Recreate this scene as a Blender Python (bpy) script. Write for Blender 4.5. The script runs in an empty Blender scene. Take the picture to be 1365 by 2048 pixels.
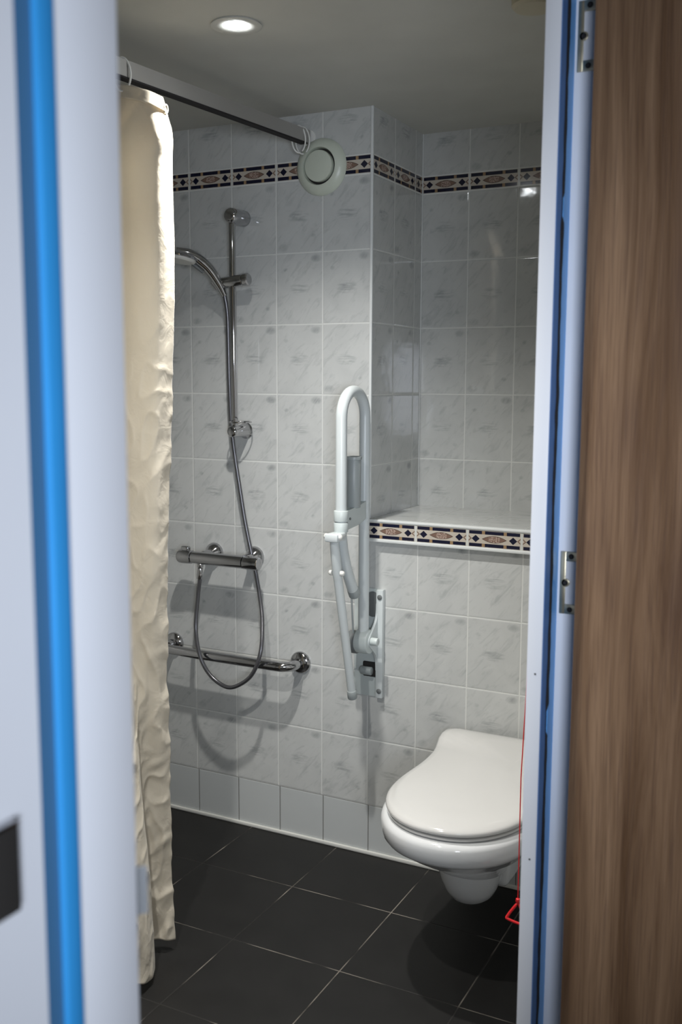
import bpy, bmesh, math, random
from mathutils import Vector, Matrix, noise

random.seed(7)
scene = bpy.context.scene
col = scene.collection

# ------------------------------------------------------------------ camera
F_PX, IMG_W, IMG_H = 2017.74, 1365.0, 2048.0
EYE = Vector((0.0, 0.0, 1.5329))
RIGHT = Vector((0.8911063, 0.4537737, 0.0043572))
UP = Vector((-0.0625506, 0.1133135, 0.9915884))
FWD = Vector((-0.4494630, 0.8838832, -0.1293582))
cam_data = bpy.data.cameras.new('camera')
cam = bpy.data.objects.new('camera', cam_data)
col.objects.link(cam)
B = -FWD
cam.matrix_world = Matrix(((RIGHT.x, UP.x, B.x, EYE.x), (RIGHT.y, UP.y, B.y, EYE.y),
                           (RIGHT.z, UP.z, B.z, EYE.z), (0, 0, 0, 1)))
cam_data.sensor_fit = 'VERTICAL'
cam_data.sensor_height = 36.0
cam_data.lens = F_PX / IMG_H * 36.0
cam_data.clip_start = 0.02
cam_data.dof.use_dof = True
cam_data.dof.focus_distance = 2.95
cam_data.dof.aperture_fstop = 6.6
scene.camera = cam

# ------------------------------------------------------------------ world, lights, exposure
world = bpy.data.worlds.new('world')
scene.world = world
world.use_nodes = True
wbg = world.node_tree.nodes['Background']
wbg.inputs[0].default_value = (0.45, 0.63, 1.0, 1)
wbg.inputs[1].default_value = 0.16

def lamp(name, kind, loc, target, energy, color, **kw):
    d = bpy.data.lights.new(name, kind)
    d.energy = energy
    d.color = color
    for k, v in kw.items():
        setattr(d, k, v)
    o = bpy.data.objects.new(name, d)
    col.objects.link(o)
    o.location = loc
    o.rotation_euler = (Vector(target) - Vector(loc)).to_track_quat('-Z', 'Y').to_euler()
    return o

# cool fill behind the photographer, added to light the door frame
lamp('corridor_fill_light', 'AREA', (0.60, -0.66, 1.45), (-0.42, 1.05, 1.44), 5.7, (0.82, 0.885, 1.0),
     shape='RECTANGLE', size=0.7, size_y=0.6, spread=math.radians(58))
# the downlight seen in the ceiling and its fellow nearer the door wall
DL = Vector((-1.326, 2.066, 2.3423))
lamp('downlight_beam', 'SPOT', (DL.x, DL.y, DL.z - 0.012), (DL.x, DL.y + 0.02, 0), 112.0, (1.0, 0.975, 0.935),
     spot_size=math.radians(130), spot_blend=1.0, shadow_soft_size=0.024)
lamp('downlight_beam', 'SPOT', (-1.15, 1.15, 2.33), (-1.15, 1.3, 0), 100.0, (1.0, 0.975, 0.93),
     spot_size=math.radians(128), spot_blend=1.0, shadow_soft_size=0.024)

scene.view_settings.view_transform = 'Standard'
scene.view_settings.look = 'None'
scene.view_settings.gamma = 1.0
scene.view_settings.use_curve_mapping = False
scene.view_settings.exposure = 0.0
scene.cycles.max_bounces = 10
scene.cycles.use_denoising = True
scene.cycles.sample_clamp_indirect = 4.0

# ------------------------------------------------------------------ geometry helpers
def at(x, y, Y=None, X=None, Z=None):
    d = RIGHT * ((x - IMG_W / 2) / F_PX) + UP * ((IMG_H / 2 - y) / F_PX) + FWD
    if Y is not None:
        return EYE + d * (Y / d.y)
    if X is not None:
        return EYE + d * (X / d.x)
    return EYE + d * ((Z - EYE.z) / d.z)

def obj(name, bm, m, parent=None, smooth=True, angle=40):
    me = bpy.data.meshes.new(name)
    bmesh.ops.recalc_face_normals(bm, faces=bm.faces)
    for f in bm.faces:
        f.smooth = smooth
    bm.to_mesh(me)
    bm.free()
    for mm in (m if isinstance(m, (list, tuple)) else [m]):
        me.materials.append(mm)
    if smooth:
        me.set_sharp_from_angle(angle=math.radians(angle))
    o = bpy.data.objects.new(name, me)
    col.objects.link(o)
    if parent is not None:
        o.parent = parent
        o.matrix_parent_inverse = Matrix.Translation(parent.location).inverted() if parent.type == 'EMPTY' and parent.parent is None else Matrix()
    return o

def tag(o, label, cat, group=None):
    o['label'] = label
    o['category'] = cat
    if group:
        o['group'] = group
    return o

def thing(name, label, cat, loc, group=None):
    o = bpy.data.objects.new(name, None)
    col.objects.link(o)
    o.location = loc
    o.empty_display_size = 0.05
    return tag(o, label, cat, group)

def struct(name, bm, m, parent=None, **kw):
    o = obj(name, bm, m, parent, **kw)
    if parent is None:
        o['kind'] = 'structure'
    return o

def box(bm, x0, x1, y0, y1, z0, z1, bev=0.0, mi=0, seg=2):
    r = bmesh.ops.create_cube(bm, size=1.0)
    vs = r['verts']
    for v in vs:
        v.co = Vector(((x0 + x1) / 2 + v.co.x * (x1 - x0), (y0 + y1) / 2 + v.co.y * (y1 - y0),
                       (z0 + z1) / 2 + v.co.z * (z1 - z0)))
    fs = set(f for v in vs for f in v.link_faces)
    for f in fs:
        f.material_index = mi
    if bev > 0:
        es = set(e for v in vs for e in v.link_edges)
        bmesh.ops.bevel(bm, geom=list(es), offset=bev, segments=seg, affect='EDGES', profile=0.5)
    return bm

def frame_of(d):
    d = d.normalized()
    a = Vector((0, 0, 1)) if abs(d.z) < 0.9 else Vector((1, 0, 0))
    u = d.cross(a).normalized()
    return u, d.cross(u).normalized()

def lathe(bm, p, axis, prof, n=40):
    """prof: list of (distance along axis, radius)"""
    axis = Vector(axis).normalized()
    p = Vector(p)
    u, v = frame_of(axis)
    rings = []
    for (t, r) in prof:
        c = p + axis * t
        if r < 1e-6:
            rings.append([bm.verts.new(c)])
        else:
            rings.append([bm.verts.new(c + (u * math.cos(2 * math.pi * k / n) + v * math.sin(2 * math.pi * k / n)) * r)
                          for k in range(n)])
    for a, b in zip(rings, rings[1:]):
        for k in range(n):
            k2 = (k + 1) % n
            if len(a) == 1 and len(b) == 1:
                continue
            if len(a) == 1:
                bm.faces.new((a[0], b[k], b[k2]))
            elif len(b) == 1:
                bm.faces.new((a[k], b[0], a[k2]))
            else:
                bm.faces.new((a[k], b[k], b[k2], a[k2]))
    for r in (rings[0], rings[-1]):
        if len(r) > 2:
            bm.faces.new(r)
    return bm

def cyl(bm, a, b, r, bev=0.0, n=32):
    a, b = Vector(a), Vector(b)
    L = (b - a).length
    if bev > 0:
        pr = [(0, 0), (0, r - bev), (bev * .3, r - bev * .3), (bev, r), (L - bev, r), (L - bev * .3, r - bev * .3), (L, r - bev), (L, 0)]
    else:
        pr = [(0, r), (L, r)]
    return lathe(bm, a, b - a, pr, n)

def spline(pts, n=10):
    pts = [Vector(p) for p in pts]
    P = [pts[0] * 2 - pts[1]] + pts + [pts[-1] * 2 - pts[-2]]
    out = []
    for i in range(1, len(P) - 2):
        for k in range(n):
            t = k / n
            a, b, c, d = P[i - 1], P[i], P[i + 1], P[i + 2]
            out.append(0.5 * ((2 * b) + (c - a) * t + (2 * a - 5 * b + 4 * c - d) * t * t + (-a + 3 * b - 3 * c + d) * t ** 3))
    out.append(pts[-1])
    return out

def tube(bm, pts, r, n=20, closed=False, cap=True):
    pts = [Vector(p) for p in pts]
    m = len(pts)
    rr = r if isinstance(r, (list, tuple)) else [r] * m
    if len(rr) != m:
        src = rr
        rr = []
        for i in range(m):
            f = i / (m - 1) * (len(src) - 1)
            k = min(int(f), len(src) - 2)
            rr.append(src[k] + (src[k + 1] - src[k]) * (f - k))
    rings = []
    u = None
    for i in range(m):
        if closed:
            d = (pts[(i + 1) % m] - pts[i - 1]).normalized()
        else:
            d = (pts[min(i + 1, m - 1)] - pts[max(i - 1, 0)]).normalized()
        if u is None:
            u, v = frame_of(d)
        else:
            u = (u - d * u.dot(d)).normalized()
            v = d.cross(u)
        rings.append([bm.verts.new(pts[i] + (u * math.cos(2 * math.pi * k / n) + v * math.sin(2 * math.pi * k / n)) * rr[i])
                      for k in range(n)])
    pairs = list(zip(rings, rings[1:])) + ([(rings[-1], rings[0])] if closed else [])
    for a, b in pairs:
        for k in range(n):
            k2 = (k + 1) % n
            bm.faces.new((a[k], b[k], b[k2], a[k2]))
    if cap and not closed:
        bm.faces.new(rings[0])
        bm.faces.new(rings[-1])
    return bm

def loft(bm, rings, cap0=True, cap1=True):
    vr = [[bm.verts.new(p) for p in r] for r in rings]
    n = len(vr[0])
    for a, b in zip(vr, vr[1:]):
        for k in range(n):
            k2 = (k + 1) % n
            bm.faces.new((a[k], b[k], b[k2], a[k2]))
    if cap0:
        bm.faces.new(vr[0])
    if cap1:
        bm.faces.new(vr[-1])
    return bm

def quad(bm, pts, mi=0):
    f = bm.faces.new([bm.verts.new(p) for p in pts])
    f.material_index = mi
    return f

# ------------------------------------------------------------------ material helpers
class S:
    """a shader socket with arithmetic"""
    def __init__(s, nt, k):
        s.nt, s.k = nt, k
    def m(s, op, *a):
        n = s.nt.nodes.new('ShaderNodeMath')
        n.operation = op
        for i, x in enumerate((s,) + a):
            if isinstance(x, S):
                s.nt.links.new(x.k, n.inputs[i])
            else:
                n.inputs[i].default_value = x
        return S(s.nt, n.outputs[0])
    def __add__(s, o): return s.m('ADD', o)
    def __sub__(s, o): return s.m('SUBTRACT', o)
    def __mul__(s, o): return s.m('MULTIPLY', o)
    def __truediv__(s, o): return s.m('DIVIDE', o)
    def abs(s): return s.m('ABSOLUTE')
    def floor(s): return s.m('FLOOR')
    def lt(s, o): return s.m('LESS_THAN', o)
    def gt(s, o): return s.m('GREATER_THAN', o)
    def min(s, o): return s.m('MINIMUM', o)
    def max(s, o): return s.m('MAXIMUM', o)
    def sat(s): return s.m('MAXIMUM', 0.0).m('MINIMUM', 1.0)
    def step(s, a, b):
        """0 below a, 1 above b (a<b) or the reverse"""
        return ((s - a) / (b - a)).sat()

def new_mat(name):
    m = bpy.data.materials.new(name)
    m.use_nodes = True
    return m, m.node_tree, m.node_tree.nodes['Principled BSDF']

def rgb(nt, c):
    n = nt.nodes.new('ShaderNodeRGB')
    n.outputs[0].default_value = (c[0], c[1], c[2], 1)
    return n.outputs[0]

def mixc(nt, f, a, b):
    n = nt.nodes.new('ShaderNodeMix')
    n.data_type = 'RGBA'
    if isinstance(f, S):
        nt.links.new(f.k, n.inputs[0])
    else:
        n.inputs[0].default_value = f
    for i, x in ((6, a), (7, b)):
        if isinstance(x, tuple):
            n.inputs[i].default_value = (x[0], x[1], x[2], 1)
        else:
            nt.links.new(x, n.inputs[i])
    return n.outputs[2]

def xyz(nt):
    t = nt.nodes.new('ShaderNodeTexCoord')
    s = nt.nodes.new('ShaderNodeSeparateXYZ')
    nt.links.new(t.outputs['Object'], s.inputs[0])
    return [S(nt, s.outputs[i]) for i in range(3)]

def combine(nt, a, b, c=None):
    n = nt.nodes.new('ShaderNodeCombineXYZ')
    for i, x in enumerate((a, b, c)):
        if isinstance(x, S):
            nt.links.new(x.k, n.inputs[i])
        elif x is not None:
            n.inputs[i].default_value = x
    return n.outputs[0]

def noise_s(nt, vec, scale, detail=3, rough=0.5, dist=0.0):
    n = nt.nodes.new('ShaderNodeTexNoise')
    n.inputs['Scale'].default_value = scale
    n.inputs['Detail'].default_value = detail
    n.inputs['Roughness'].default_value = rough
    n.inputs['Distortion'].default_value = dist
    if vec is not None:
        nt.links.new(vec, n.inputs['Vector'])
    return S(nt, n.outputs[0])

def white_s(nt, vec):
    n = nt.nodes.new('ShaderNodeTexWhiteNoise')
    n.noise_dimensions = '3D'
    nt.links.new(vec, n.inputs['Vector'])
    return S(nt, n.outputs[0])

def bump(nt, bsdf, h, dist, strength=1.0):
    n = nt.nodes.new('ShaderNodeBump')
    n.inputs['Distance'].default_value = dist
    n.inputs['Strength'].default_value = strength
    nt.links.new(h.k, n.inputs['Height'])
    nt.links.new(n.outputs[0], bsdf.inputs['Normal'])

def plain(name, c, rough=0.5, metal=0.0, coat=0.0, var=0.04, vscale=6.0, bmp=0.0, sheen=0.0, spec=0.5):
    """procedural: a colour with faint unevenness of tone and gloss"""
    m, nt, b = new_mat(name)
    t = nt.nodes.new('ShaderNodeTexCoord')
    n = noise_s(nt, t.outputs['Object'], vscale, 4)
    d = tuple(x * (1 - var) for x in c)
    l = tuple(min(1, x * (1 + var)) for x in c)
    nt.links.new(mixc(nt, n.step(0.3, 0.7), d, l), b.inputs['Base Color'])
    nt.links.new((n * (0.12 * rough) + (rough * 0.94)).k, b.inputs['Roughness'])
    b.inputs['Metallic'].default_value = metal
    b.inputs['Coat Weight'].default_value = coat
    b.inputs['Specular IOR Level'].default_value = spec
    if sheen:
        b.inputs['Sheen Weight'].default_value = sheen
    if bmp:
        bump(nt, b, noise_s(nt, t.outputs['Object'], vscale * 14, 2), bmp)
    return m

X0, TW, TH = -1.3381, 0.16597, 0.22
YB, YN = 2.8263, 3.22
Z_BASE, Z_ROW = 0.168, 1.488
CEIL = 2.3423

def tile_mat(name, ax, u0, v0, tw, th, ay=2, marble=True, c=(0.53, 0.54, 0.525), grout=(0.70, 0.71, 0.68), gw=0.0021, rough=0.065):
    m, nt, b = new_mat(name)
    P = xyz(nt)
    u = (P[ax] - u0) / tw
    v = (P[ay] - v0) / th
    iu, iv = u.floor(), v.floor()
    cell = combine(nt, iu, iv, 3.7 + ax)
    r = white_s(nt, cell)
    flip = r.gt(0.45) * 2.0 - 1.0
    la, lb = u - iu - 0.5, v - iv - 0.5
    a, bb = la * flip, lb * flip
    d = ((la.abs() * -1.0 + 0.5) * tw).min((lb.abs() * -1.0 + 0.5) * th)
    g = d.step(gw, gw * 0.6)
    base = rgb(nt, c)
    if marble:
        cloud = noise_s(nt, combine(nt, u * 1.0 + r * 9.0, v * 1.3, r * 5.0), 1.8, 5, 0.6, 0.4)
        dark = (cloud.step(0.40, 0.72)) * 0.14
        # diagonal veins
        vein = noise_s(nt, combine(nt, (a + bb) * 2.2 + r * 3.0, (a - bb * 1.25) * 6.5, r * 11.0), 1.0, 4, 0.6, 0.7)
        dark = dark + vein.step(0.52, 0.76) * 0.30
        # lens of fine streaks in the middle
        env = ((a / 0.24) * (a / 0.24) + (bb / 0.10) * (bb / 0.10)).step(1.0, 0.15)
        stk = noise_s(nt, combine(nt, a * 4.0, bb * 34.0, r * 7.0), 1.0, 3)
        dark = dark + env * stk.step(0.42, 0.64) * 0.42
        # smudge near one corner
        e2 = (((a - 0.36) / 0.13) * ((a - 0.36) / 0.13) + ((bb - 0.415) / 0.06) * ((bb - 0.415) / 0.06)).step(1.0, 0.0)
        dark = dark + e2 * (r * 0.5 + 0.35) * 0.72 * vein.step(0.25, 0.50)
        e3 = (((a + 0.30) / 0.06) * ((a + 0.30) / 0.06) + ((bb - 0.27) / 0.035) * ((bb - 0.27) / 0.035)).step(1.0, 0.0)
        dark = dark + e3 * vein.step(0.3, 0.6) * 0.35
        base = mixc(nt, dark.sat(), c, (c[0] * 0.36, c[1] * 0.38, c[2] * 0.40))
    nt.links.new(mixc(nt, g, base, grout), b.inputs['Base Color'])
    nt.links.new((g * 0.6 + rough).k, b.inputs['Roughness'])
    t = white_s(nt, combine(nt, iu, iv, 8.1))
    t2 = white_s(nt, combine(nt, iu, iv, 18.1))
    h = d.step(0.0, 0.005).m('POWER', 0.5) * 0.0011 + la * (t - 0.5) * 0.0016 + lb * (t2 - 0.5) * 0.0022
    h = h + noise_s(nt, combine(nt, P[ax], P[ay], 0.0), 14.0, 2) * 0.0006
    bump(nt, b, h, 1.0)
    return m

def border_mat(name, ax, u0, v0, tw, th):
    m, nt, b = new_mat(name)
    P = xyz(nt)
    u = (P[ax] - u0) / tw
    iu = u.floor()
    u = u - iu
    v = (P[2] - v0) / th
    w = (v - 0.5).abs()
    cu = (u - 0.5).abs()
    cream, navy, brown, gold, dkb = (0.50, 0.45, 0.38), (0.007, 0.008, 0.026), (0.19, 0.12, 0.09), (0.30, 0.20, 0.11), (0.045, 0.025, 0.02)
    k = mixc(nt, 0.0, cream, cream)
    bar = w.gt(0.265) * w.lt(0.455) * cu.lt(0.468)
    k = mixc(nt, bar, k, navy)
    sq = bar * (((cu - 0.20).abs()).lt(0.028))
    k = mixc(nt, sq, k, gold)
    # eye-shaped centre
    lens = w - (((cu / 0.23) * (cu / 0.23)) * -1.0 + 1.0) * 0.20
    eye = lens.lt(0.0)
    k = mixc(nt, eye, k, dkb)
    n1 = noise_s(nt, combine(nt, P[0] + P[1], P[2]), 260.0, 3)
    k = mixc(nt, lens.lt(-0.025), k, brown)
    k = mixc(nt, lens.lt(-0.025) * n1.gt(0.5) * cu.lt(0.10), k, (0.42, 0.32, 0.27))
    dia = ((cu - 0.345).abs() / 0.075 + w / 0.21).lt(1.0)
    k = mixc(nt, dia, k, navy)
    hd = ((cu - 0.49) / 0.075).abs() + (w / 0.20)
    k = mixc(nt, hd.lt(1.0) * cu.gt(0.42), k, brown)
    k = mixc(nt, hd.lt(0.62) * cu.gt(0.42), k, cream)
    joint = cu.gt(0.479).max(w.gt(0.472))
    k = mixc(nt, joint, k, (0.58, 0.59, 0.56))
    nt.links.new(k, b.inputs['Base Color'])
    b.inputs['Roughness'].default_value = 0.14
    bump(nt, b, joint * -0.0008, 1.0)
    return m

def floor_mat():
    m, nt, b = new_mat('anthracite_floor_tile')
    P = xyz(nt)
    u = (P[0] + 1.445) / 0.33
    v = (P[1] - 2.195) / 0.33
    iu, iv = u.floor(), v.floor()
    la, lb = u - iu - 0.5, v - iv - 0.5
    d = ((la.abs() * -1.0 + 0.5).min(lb.abs() * -1.0 + 0.5)) * 0.33
    vis = noise_s(nt, combine(nt, P[0], P[1]), 5.0, 3)
    g = d.step(0.0020, 0.0010)
    gm = g * (vis.step(0.47, 0.62) * 0.75 + 0.03)
    r = white_s(nt, combine(nt, iu, iv, 1.0))
    n = noise_s(nt, combine(nt, P[0], P[1]), 9.0, 5)
    k = mixc(nt, n.step(0.3, 0.7), (0.0085, 0.0080, 0.0076), (0.0125, 0.0120, 0.0114))
    k = mixc(nt, r * 0.3, k, (0.008, 0.0078, 0.0075))
    k = mixc(nt, gm, k, (0.30, 0.27, 0.23))
    nt.links.new(k, b.inputs['Base Color'])
    nt.links.new((g * 0.3 + n * 0.10 + 0.46).k, b.inputs['Roughness'])
    b.inputs['Specular IOR Level'].default_value = 0.32
    h = d.step(0.0, 0.003) * 0.001 + noise_s(nt, combine(nt, P[0], P[1]), 160.0, 3) * 0.0001
    bump(nt, b, h, 1.0)
    return m

def wood_mat():
    m, nt, b = new_mat('walnut_laminate')
    P = xyz(nt)
    w = noise_s(nt, combine(nt, P[0] * 7.0, P[1] * 7.0, P[2] * 0.7), 1.0, 2, 0.5, 0.2)
    n = noise_s(nt, combine(nt, P[0] * 24.0 + w * 3.0, P[1] * 9.0, P[2] * 1.0), 1.0, 6, 0.62, 0.5)
    f = noise_s(nt, combine(nt, P[0] * 380.0 + w * 10.0, P[1] * 60.0, P[2] * 9.0), 1.0, 3, 0.5)
    k = mixc(nt, n.step(0.34, 0.66), (0.105, 0.056, 0.028), (0.285, 0.180, 0.108))
    k = mixc(nt, f.step(0.48, 0.72) * 0.45, k, (0.075, 0.042, 0.03))
    kn = noise_s(nt, combine(nt, P[0] * 10.0, P[1], P[2] * 2.2), 1.0, 2)
    k = mixc(nt, kn.step(0.60, 0.76) * 0.40, k, (0.07, 0.038, 0.03))
    nt.links.new(k, b.inputs['Base Color'])
    b.inputs['Roughness'].default_value = 0.5
    b.inputs['Specular IOR Level'].default_value = 0.3
    bump(nt, b, f, 0.0002)
    return m

def fabric_mat():
    m, nt, b = new_mat('cream_curtain_cloth')
    P = xyz(nt)
    n = noise_s(nt, combine(nt, P[1] * 4, P[2] * 2, P[0] * 4), 2.0, 3)
    nt.links.new(mixc(nt, n.step(0.3, 0.7), (0.74, 0.69, 0.575), (0.80, 0.75, 0.635)), b.inputs['Base Color'])
    b.inputs['Roughness'].default_value = 0.55
    b.inputs['Sheen Weight'].default_value = 0.25
    b.inputs['Specular IOR Level'].default_value = 0.35
    wv = noise_s(nt, combine(nt, P[1] * 1.6, P[2] * 900.0, P[0]), 1.0, 1)
    fine = noise_s(nt, combine(nt, P[1], P[2] * 0.8, P[0]), 28.0, 3, 0.5, 1.2)
    bump(nt, b, fine * 0.0024 + wv * 0.00005, 1.0, 0.8)
    tr = nt.nodes.new('ShaderNodeBsdfTranslucent')
    tr.inputs[0].default_value = (0.70, 0.60, 0.46, 1)
    mx = nt.nodes.new('ShaderNodeMixShader')
    mx.inputs[0].default_value = 0.34
    out = nt.nodes['Material Output']
    nt.links.new(b.outputs[0], mx.inputs[1])
    nt.links.new(tr.outputs[0], mx.inputs[2])
    nt.links.new(mx.outputs[0], out.inputs[0])
    return m

M = {}
M['tile_x'] = tile_mat('marbled_wall_tile', 0, X0, Z_ROW, TW, TH)
M['tile_y'] = tile_mat('marbled_wall_tile_side', 1, YB, Z_ROW, TW, TH)
M['tile_top_x'] = tile_mat('marbled_wall_tile_top', 0, X0, 2.205, TW, TH)
M['tile_top_y'] = tile_mat('marbled_wall_tile_top_side', 1, YB, 2.205, TW, TH)
M['tile_base'] = tile_mat('plain_skirting_tile', 0, X0 + 0.005, Z_BASE - 0.20, TW, 0.20, marble=False, c=(0.49, 0.51, 0.505), grout=(0.20, 0.20, 0.19))
M['tile_shelf'] = tile_mat('shelf_top_tile', 0, X0, YB, TW, 0.21, ay=1, c=(0.56, 0.57, 0.55), grout=(0.54, 0.55, 0.53), gw=0.001)
M['border_x'] = border_mat('patterned_border_tile', 0, X0, 2.150, TW, 0.055)
M['border_y'] = border_mat('patterned_border_tile_side', 1, YB, 2.150, TW, 0.055)
M['border_shelf'] = border_mat('patterned_border_tile_shelf', 0, X0, 1.0455, TW, 0.052)
M['floor'] = floor_mat()
M['wood'] = wood_mat()
M['fabric'] = fabric_mat()
M['ceiling'] = plain('ceiling_paint', (0.50, 0.50, 0.46), 0.75, bmp=0.0003)
M['trim'] = plain('white_tile_trim', (0.66, 0.68, 0.67), 0.3)
M['sealant'] = plain('sealant_bead', (0.66, 0.66, 0.62), 0.45)
M['frame'] = plain('white_door_frame_paint', (0.70, 0.72, 0.76), 0.38, var=0.03, vscale=3)
M['blue'] = plain('blue_seal', (0.030, 0.27, 0.62), 0.45)
M['shaded_blue'] = plain('shaded_blue_seal', (0.05, 0.15, 0.29), 0.5)  # darker copy of the seal blue, with the jamb's shade in the colour
M['gap'] = plain('black_gasket', (0.012, 0.010, 0.011), 0.8)
M['hall_wall'] = plain('corridor_wall_paint', (0.62, 0.64, 0.66), 0.7)
M['hall_floor'] = plain('corridor_floor_vinyl', (0.16, 0.14, 0.12), 0.5)
M['chrome'] = plain('chrome', (0.50, 0.50, 0.51), 0.09, 1.0, var=0.02)
M['hose'] = plain('hose_metal', (0.15, 0.15, 0.16), 0.30, 0.8, var=0.02)
M['alu'] = plain('brushed_aluminium', (0.36, 0.35, 0.33), 0.40, 0.3, var=0.03)
M['white_coat'] = plain('white_powder_coat', (0.56, 0.60, 0.60), 0.28, var=0.02)
M['grey_plastic'] = plain('grey_plastic', (0.30, 0.33, 0.33), 0.4)
M['dark_plastic'] = plain('dark_grey_plastic', (0.13, 0.14, 0.14), 0.45)
M['light_grey'] = plain('light_grey_plastic', (0.52, 0.57, 0.56), 0.35)
M['porcelain'] = plain('white_porcelain', (0.62, 0.63, 0.63), 0.07, coat=0.4, var=0.01)
M['seat'] = plain('toilet_seat_plastic', (0.56, 0.555, 0.535), 0.09, coat=0.3, var=0.01)
M['vent'] = plain('vent_valve_enamel', (0.56, 0.60, 0.51), 0.35, var=0.02)
M['beige'] = plain('beige_plastic', (0.48, 0.44, 0.33), 0.5)
M['red'] = plain('red_cord', (0.62, 0.015, 0.02), 0.45)
M['brass'] = plain('zinc_yellow_steel', (0.45, 0.41, 0.30), 0.32, 0.9, var=0.15, vscale=40)
M['hole'] = plain('dark_recess', (0.02, 0.018, 0.016), 0.8)
M['white_plastic'] = plain('white_plastic', (0.70, 0.70, 0.66), 0.35)
M['spray'] = plain('spray_face', (0.62, 0.62, 0.58), 0.35)

# ------------------------------------------------------------------ room shell
XL, XR, YF = -2.46, -0.421, 0.22           # shower wall, door wall (inside face), front wall
bm = bmesh.new(); box(bm, XL - 0.1, XR, YF - 0.1, YN + 0.1, -0.06, 0.0); struct('floor', bm, M['floor'], smooth=False)
bm = bmesh.new(); box(bm, XL - 0.1, XR + 0.065, YF - 0.1, YN + 0.1, CEIL, CEIL + 0.08); struct('ceiling', bm, M['ceiling'], smooth=False)
bm = bmesh.new(); box(bm, XL - 0.1, XL, YF - 0.1, YB, 0.0, CEIL); struct('wall_left', bm, [M['tile_y']], smooth=False)
bm = bmesh.new(); box(bm, XL, XR, YF - 0.1, YF, 0.0, CEIL); struct('wall_front', bm, M['tile_x'], smooth=False)

def wall_x(name, x0, x1, y, z0, z1, ycap):
    """tiled wall facing the viewer: bands of tile, border and top tile, with real thickness behind"""
    bm = bmesh.new()
    bands = [(0.0, Z_BASE, 0), (Z_BASE, 2.150, 1), (2.150, 2.205, 3), (2.205, CEIL, 2)]
    for a, b_, mi in bands:
        a, b_ = max(a, z0), min(b_, z1)
        if b_ > a:
            quad(bm, [(x0, y, a), (x1, y, a), (x1, y, b_), (x0, y, b_)], mi)
    quad(bm, [(x0, ycap, z0), (x1, ycap, z0), (x1, ycap, z1), (x0, ycap, z1)], 1)
    quad(bm, [(x0, y, z0), (x0, ycap, z0), (x0, ycap, z1), (x0, y, z1)], 1)
    quad(bm, [(x1, y, z0), (x1, ycap, z0), (x1, ycap, z1), (x1, y, z1)], 1)
    quad(bm, [(x0, y, z1), (x1, y, z1), (x1, ycap, z1), (x0, ycap, z1)], 1)
    bmesh.ops.remove_doubles(bm, verts=bm.verts, dist=1e-5)
    return struct(name, bm, [M['tile_base'], M['tile_x'], M['tile_top_x'], M['border_x']], smooth=False)

wall_x('wall_back', XL - 0.1, X0, YB, 0.0, CEIL, YN + 0.1)
wall_x('wall_cistern_box', X0, XR, YB, 0.0, 1.060, YN)
wall_x('wall_niche', X0, XR, YN, 0.0, CEIL, YN + 0.1)
# side of the niche: a tiled face with its own border band
bm = bmesh.new()
for a, b_, mi in ((1.0, 2.150, 0), (2.150, 2.205, 2), (2.205, CEIL, 1)):
    quad(bm, [(X0 + 0.001, YB + 0.001, a), (X0 + 0.001, YN, a), (X0 + 0.001, YN, b_), (X0 + 0.001, YB + 0.001, b_)], mi)
struct('wall_niche_side', bm, [M['tile_y'], M['tile_top_y'], M['border_y']], smooth=False)
# shelf over the cistern
bm = bmesh.new(); box(bm, X0 + 0.001, XR, YB - 0.012, YN, 1.060, 1.1045)
shelf = struct('trim_shelf', bm, M['tile_shelf'], smooth=False)
bm = bmesh.new(); box(bm, X0 + 0.001, XR, YB - 0.019, YB - 0.012, 1.0455, 1.0975); struct('border_tiles', bm, M['border_shelf'], shelf, smooth=False)
bm = bmesh.new(); box(bm, X0 + 0.001, XR, YB - 0.0215, YB + 0.004, 1.0975, 1.1065, 0.003); struct('edge_trim', bm, M['trim'], shelf)
bm = bmesh.new(); box(bm, X0 + 0.001, XR, YB - 0.0215, YB - 0.001, 1.036, 1.0455, 0.002); struct('edge_trim', bm, M['trim'], shelf)
# corner trim and sealant bead
bm = bmesh.new(); box(bm, X0 - 0.004, X0 + 0.005, YB - 0.004, YB + 0.005, 1.1065, CEIL, 0.002); struct('trim_1', bm, M['trim'])
bm = bmesh.new(); box(bm, X0, X0 + 0.004, YN - 0.004, YN, 1.105, CEIL, 0.0015); struct('trim_2', bm, M['trim'])
bm = bmesh.new(); box(bm, XL, XR, YB - 0.008, YB, 0.0, 0.013, 0.003); struct('baseboard_back', bm, M['sealant'])

# door wall (along Y): the part left of the opening, the lintel and the part right of it
XO = -0.352                                  # corridor face
YL, YR = 0.4926, 1.45
bm = bmesh.new()
box(bm, XR, XO - 0.006, YR + 0.074, YN + 0.1, 0.0, CEIL + 0.08)
struct('wall_right', bm, M['hall_wall'], smooth=False)
bm = bmesh.new()
box(bm, XR, XO, YL - 0.0556, YR + 0.074, 2.16, CEIL + 0.08)
struct('wall_lintel', bm, M['hall_wall'], smooth=False)
bm = bmesh.new()
box(bm, XR, -0.398, -0.7, 0.4095, 0.0, 2.42)
struct('wall_door_side', bm, M['frame'], smooth=False)
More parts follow.
